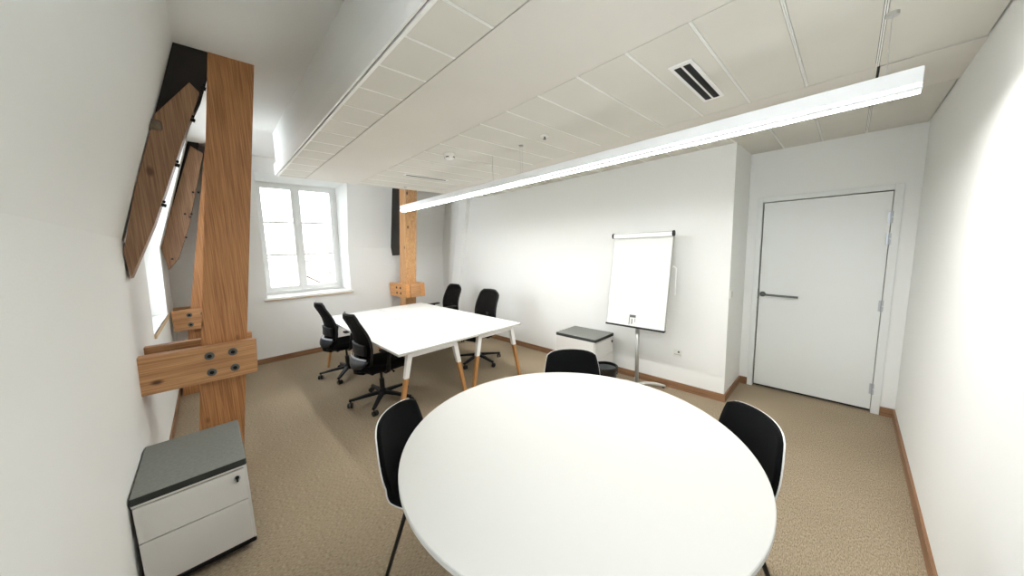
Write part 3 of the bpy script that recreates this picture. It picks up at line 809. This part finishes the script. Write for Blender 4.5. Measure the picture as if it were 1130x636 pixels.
vent('narrow grey slot vent in the ceiling near the far post', 1.83, 2.44, 3.715, 3.775, 1)
bm = B(); lathe(bm, [(.012, -.05), (.028, -.05), (.045, -.040), (.052, -.018), (.055, -.012), (.055, 0)], n=32)
root = thing('smoke_detector', 'round white smoke detector on the ceiling above the desks', 'smoke detector', (1.815, 2.727, ZC))
obj('detector_body', bm, M['rail'], root)
for k in range(4):
    bm = B(); a = k*PI/2+.5; tube(bm, [(math.cos(a+s)*.045, math.sin(a+s)*.045, -.034) for s in (-.35, 0, .35)], .006, 6); obj('detector_slot', bm, M['dsteel'], root)
root = thing('sprinkler_head', 'small round sprinkler in the ceiling beside the hanging lamp', 'sprinkler', (2.16, 1.82, ZC))
bm = B(); lathe(bm, [(.02, -.008), (.036, -.006), (.038, 0)], n=28); obj('sprinkler_plate', bm, M['rail'], root)
bm = B(); lathe(bm, [(.004, -.03), (.013, -.029), (.013, -.026), (.006, -.024), (.008, -.0085)], n=16); obj('sprinkler_nozzle', bm, M['dsteel'], root)

# outlet and switch
root = thing('wall_outlet', 'small white socket plate low on the long wall', 'socket', (XL, 1.262, .425))
bm = B(); box(bm, -.009, 0, -.042, .042, -.042, .042, .003); obj('plate', bm, M['outlet'], root)
bm = B(); disc(bm, (-.0105, -.012, .016), .011, .0015, 0, 16); obj('socket_hole', bm, M['dsteel'], root)
bm = B(); box(bm, -.0105, -.009, -.036, .036, -.016, -.013); obj('plate_seam', bm, M['dsteel'], root)
root = thing('light_switch', 'small white light switch on the recess side beside the door', 'switch', (3.81, YR, 1.13))
bm = B(); box(bm, -.04, .04, -.009, 0, -.042, .042, .003); obj('plate', bm, M['outlet'], root)
bm = B(); box(bm, -.024, .024, -.013, -.009, -.028, .028, .002); obj('rocker', bm, M['edge'], root)

# ------------------------------------------------------------------ outside: pale town and hills below the windows
GZ = -13.0
def gmat(n, c): return mat(n, c, .9, noise=.3, nscale=.05)
bm = B()
N = 28
vg = [[None]*(N+1) for _ in range(N+1)]
for i in range(N+1):
    for j in range(N+1):
        x = -420+i*30; y = 14+j*30
        z = GZ+max(0, y-150)*.030+6*math.sin(x*.013+1)*max(0, (y-120)/500)+(0 if y < 600 else (y-600)*.04)
        vg[i][j] = bm.verts.new((x, y, z))
for i in range(N):
    for j in range(N): bm.faces.new((vg[i][j], vg[i+1][j], vg[i+1][j+1], vg[i][j+1]))
r = bmesh.ops.solidify(bm, geom=bm.faces[:], thickness=.5)
struct('ground', bm, gmat('pale_land', srgb(196, 202, 190)), smooth=True)
cols = [gmat('house_wall_a', srgb(228, 222, 210)), gmat('house_wall_b', srgb(214, 208, 200)), gmat('house_wall_c', srgb(236, 232, 226))]
roofm = gmat('pale_roof', srgb(176, 160, 152)); winm = mat('house_window', srgb(130, 140, 150), .3)
treem = gmat('pale_tree', srgb(150, 164, 138)); trunkm = mat('tree_trunk', srgb(110, 95, 80), .9)
def house(x, y, w, d, h, rz, mt, label):
    z = GZ+max(0, y-150)*.030-.3
    root = thing('house', label, 'building', (x, y, z), rz, 'pale houses in the town outside')
    bm = B(); prism(bm, [(-w/2, 0), (w/2, 0), (w/2, h), (0, h+w*.32), (-w/2, h)], 1, -d/2, d/2); wl = obj('walls', bm, mt, root)
    bm = B()
    for s in (-1, 1):
        prism(bm, [(0, h+w*.32+.1), (s*(w/2+.5), h-.25), (s*(w/2+.5), h+.15), (0, h+w*.32+.5)], 1, -d/2-.5, d/2+.5)
    obj('roof', bm, roofm, root)
    for zz in range(1, int(h/3)+1):
        for k in range(3):
            bm = B(); xx = -w/3+k*w/3; box(bm, xx-.6, xx+.6, -d/2-.08, -d/2+.02, zz*3-1.9, zz*3-.5); obj('window', bm, winm, wl)
hs = [(9, 62, 12, 14, 8.0, .2), (25, 74, 14, 12, 9, -.3), (-4, 82, 13, 12, 8.5, .4), (16, 104, 18, 14, 9, .1), (38, 110, 14, 16, 10, .5), (4, 128, 16, 14, 10, -.2), (29, 140, 20, 14, 11, .25), (55, 150, 16, 16, 10, -.4), (12, 176, 20, 16, 10, .3), (44, 196, 22, 16, 11, 0.0)]
hl = ['pale gabled house just below the right half of the far window', 'pale gabled house low down beside the right edge of the far window', 'pale gabled house seen low in the left half of the far window',
      'wide pale house in the second row outside the far window', 'pale house at the right of the second row outside the far window', 'hazy house behind the second row, left half of the far window',
      'hazy wide house behind the second row, right half of the far window', 'hazy tall house at the far right of the town outside', 'distant wide house in the middle of the town outside', 'most distant wide house on the rising ground outside']
for k, (x, y, w, d, h, rz) in enumerate(hs): house(x, y, w, d, h, rz, cols[k % 3], hl[k])
tmesh = []
for v in range(3):
    bm = B(); bmesh.ops.create_icosphere(bm, subdivisions=3, radius=1)
    rr = random.Random(v)
    ph = [rr.uniform(0, 6) for _ in range(6)]
    for q in bm.verts:
        n = q.co.normalized(); k = 1+.13*math.sin(5*n.x+ph[0])*math.sin(6*n.y+ph[1])+.10*math.sin(11*n.z+ph[2])*math.sin(9*n.x+ph[3])+.05*math.sin(23*n.y+ph[4])
        q.co = n*k; q.co.z = q.co.z*1.15+2.3
    tmesh.append(bm)
tobs = []
tl = ['rounded pale green tree among the houses outside', ]
def tree(i, x, y, s):
    z = GZ+max(0, y-150)*.030-.2
    root = thing('tree', 'rounded pale green tree among the houses outside the far window', 'tree', (x, y, z), i*.7, 'round trees outside the window')
    bm = tmesh[i % 3].copy(); bmesh.ops.scale(bm, vec=(s, s, s), verts=bm.verts); obj('crown', bm, treem, root, smooth=True)
    bm = B(); tube(bm, [(0, 0, -.5), (.02*s, 0, s*.7), (0, .02*s, s*1.6)], [.14*s, .11*s, .08*s], 8); obj('trunk', bm, trunkm, root)
for i, (x, y, s) in enumerate([(-3, 58, 2.6), (17, 50, 2.4), (6, 92, 3), (21, 90, 2.8), (33, 92, 3.2), (-2, 108, 3), (28, 120, 3.4), (10, 146, 3.6), (42, 130, 3.3), (48, 170, 4)]): tree(i, x, y, s)

# ------------------------------------------------------------------ world + lights
w = bpy.data.worlds.new('World'); scene.world = w; w.use_nodes = True
bg = w.node_tree.nodes['Background']; bg.inputs[0].default_value = (.97, .985, 1, 1); bg.inputs[1].default_value = 4.0

# ------------------------------------------------------------------ camera
cam = bpy.data.cameras.new('camera'); co = bpy.data.objects.new('camera', cam); COL.objects.link(co)
yaw, p, r = -7.59068548e-01, 1.24672665e-01, -3.33920682e-02
fw = Vector((-math.sin(yaw)*math.cos(p), math.cos(yaw)*math.cos(p), -math.sin(p)))
rt = Vector((math.cos(yaw), math.sin(yaw), 0)); up = rt.cross(fw)
rt2 = rt*math.cos(r)+up*math.sin(r); up2 = -rt*math.sin(r)+up*math.cos(r)
mt = Matrix((rt2, up2, -fw)).transposed().to_4x4(); mt.translation = Vector((0, 0, H))
co.matrix_world = mt
cam.sensor_width = 36; cam.sensor_fit = 'HORIZONTAL'; cam.lens = 36*352.97/1130
cam.clip_start = .02; cam.clip_end = 3000
scene.camera = co
scene.view_settings.view_transform = 'Standard'; scene.view_settings.look = 'None'
scene.view_settings.gamma = 1; scene.view_settings.use_curve_mapping = False
scene.view_settings.exposure = 1.28
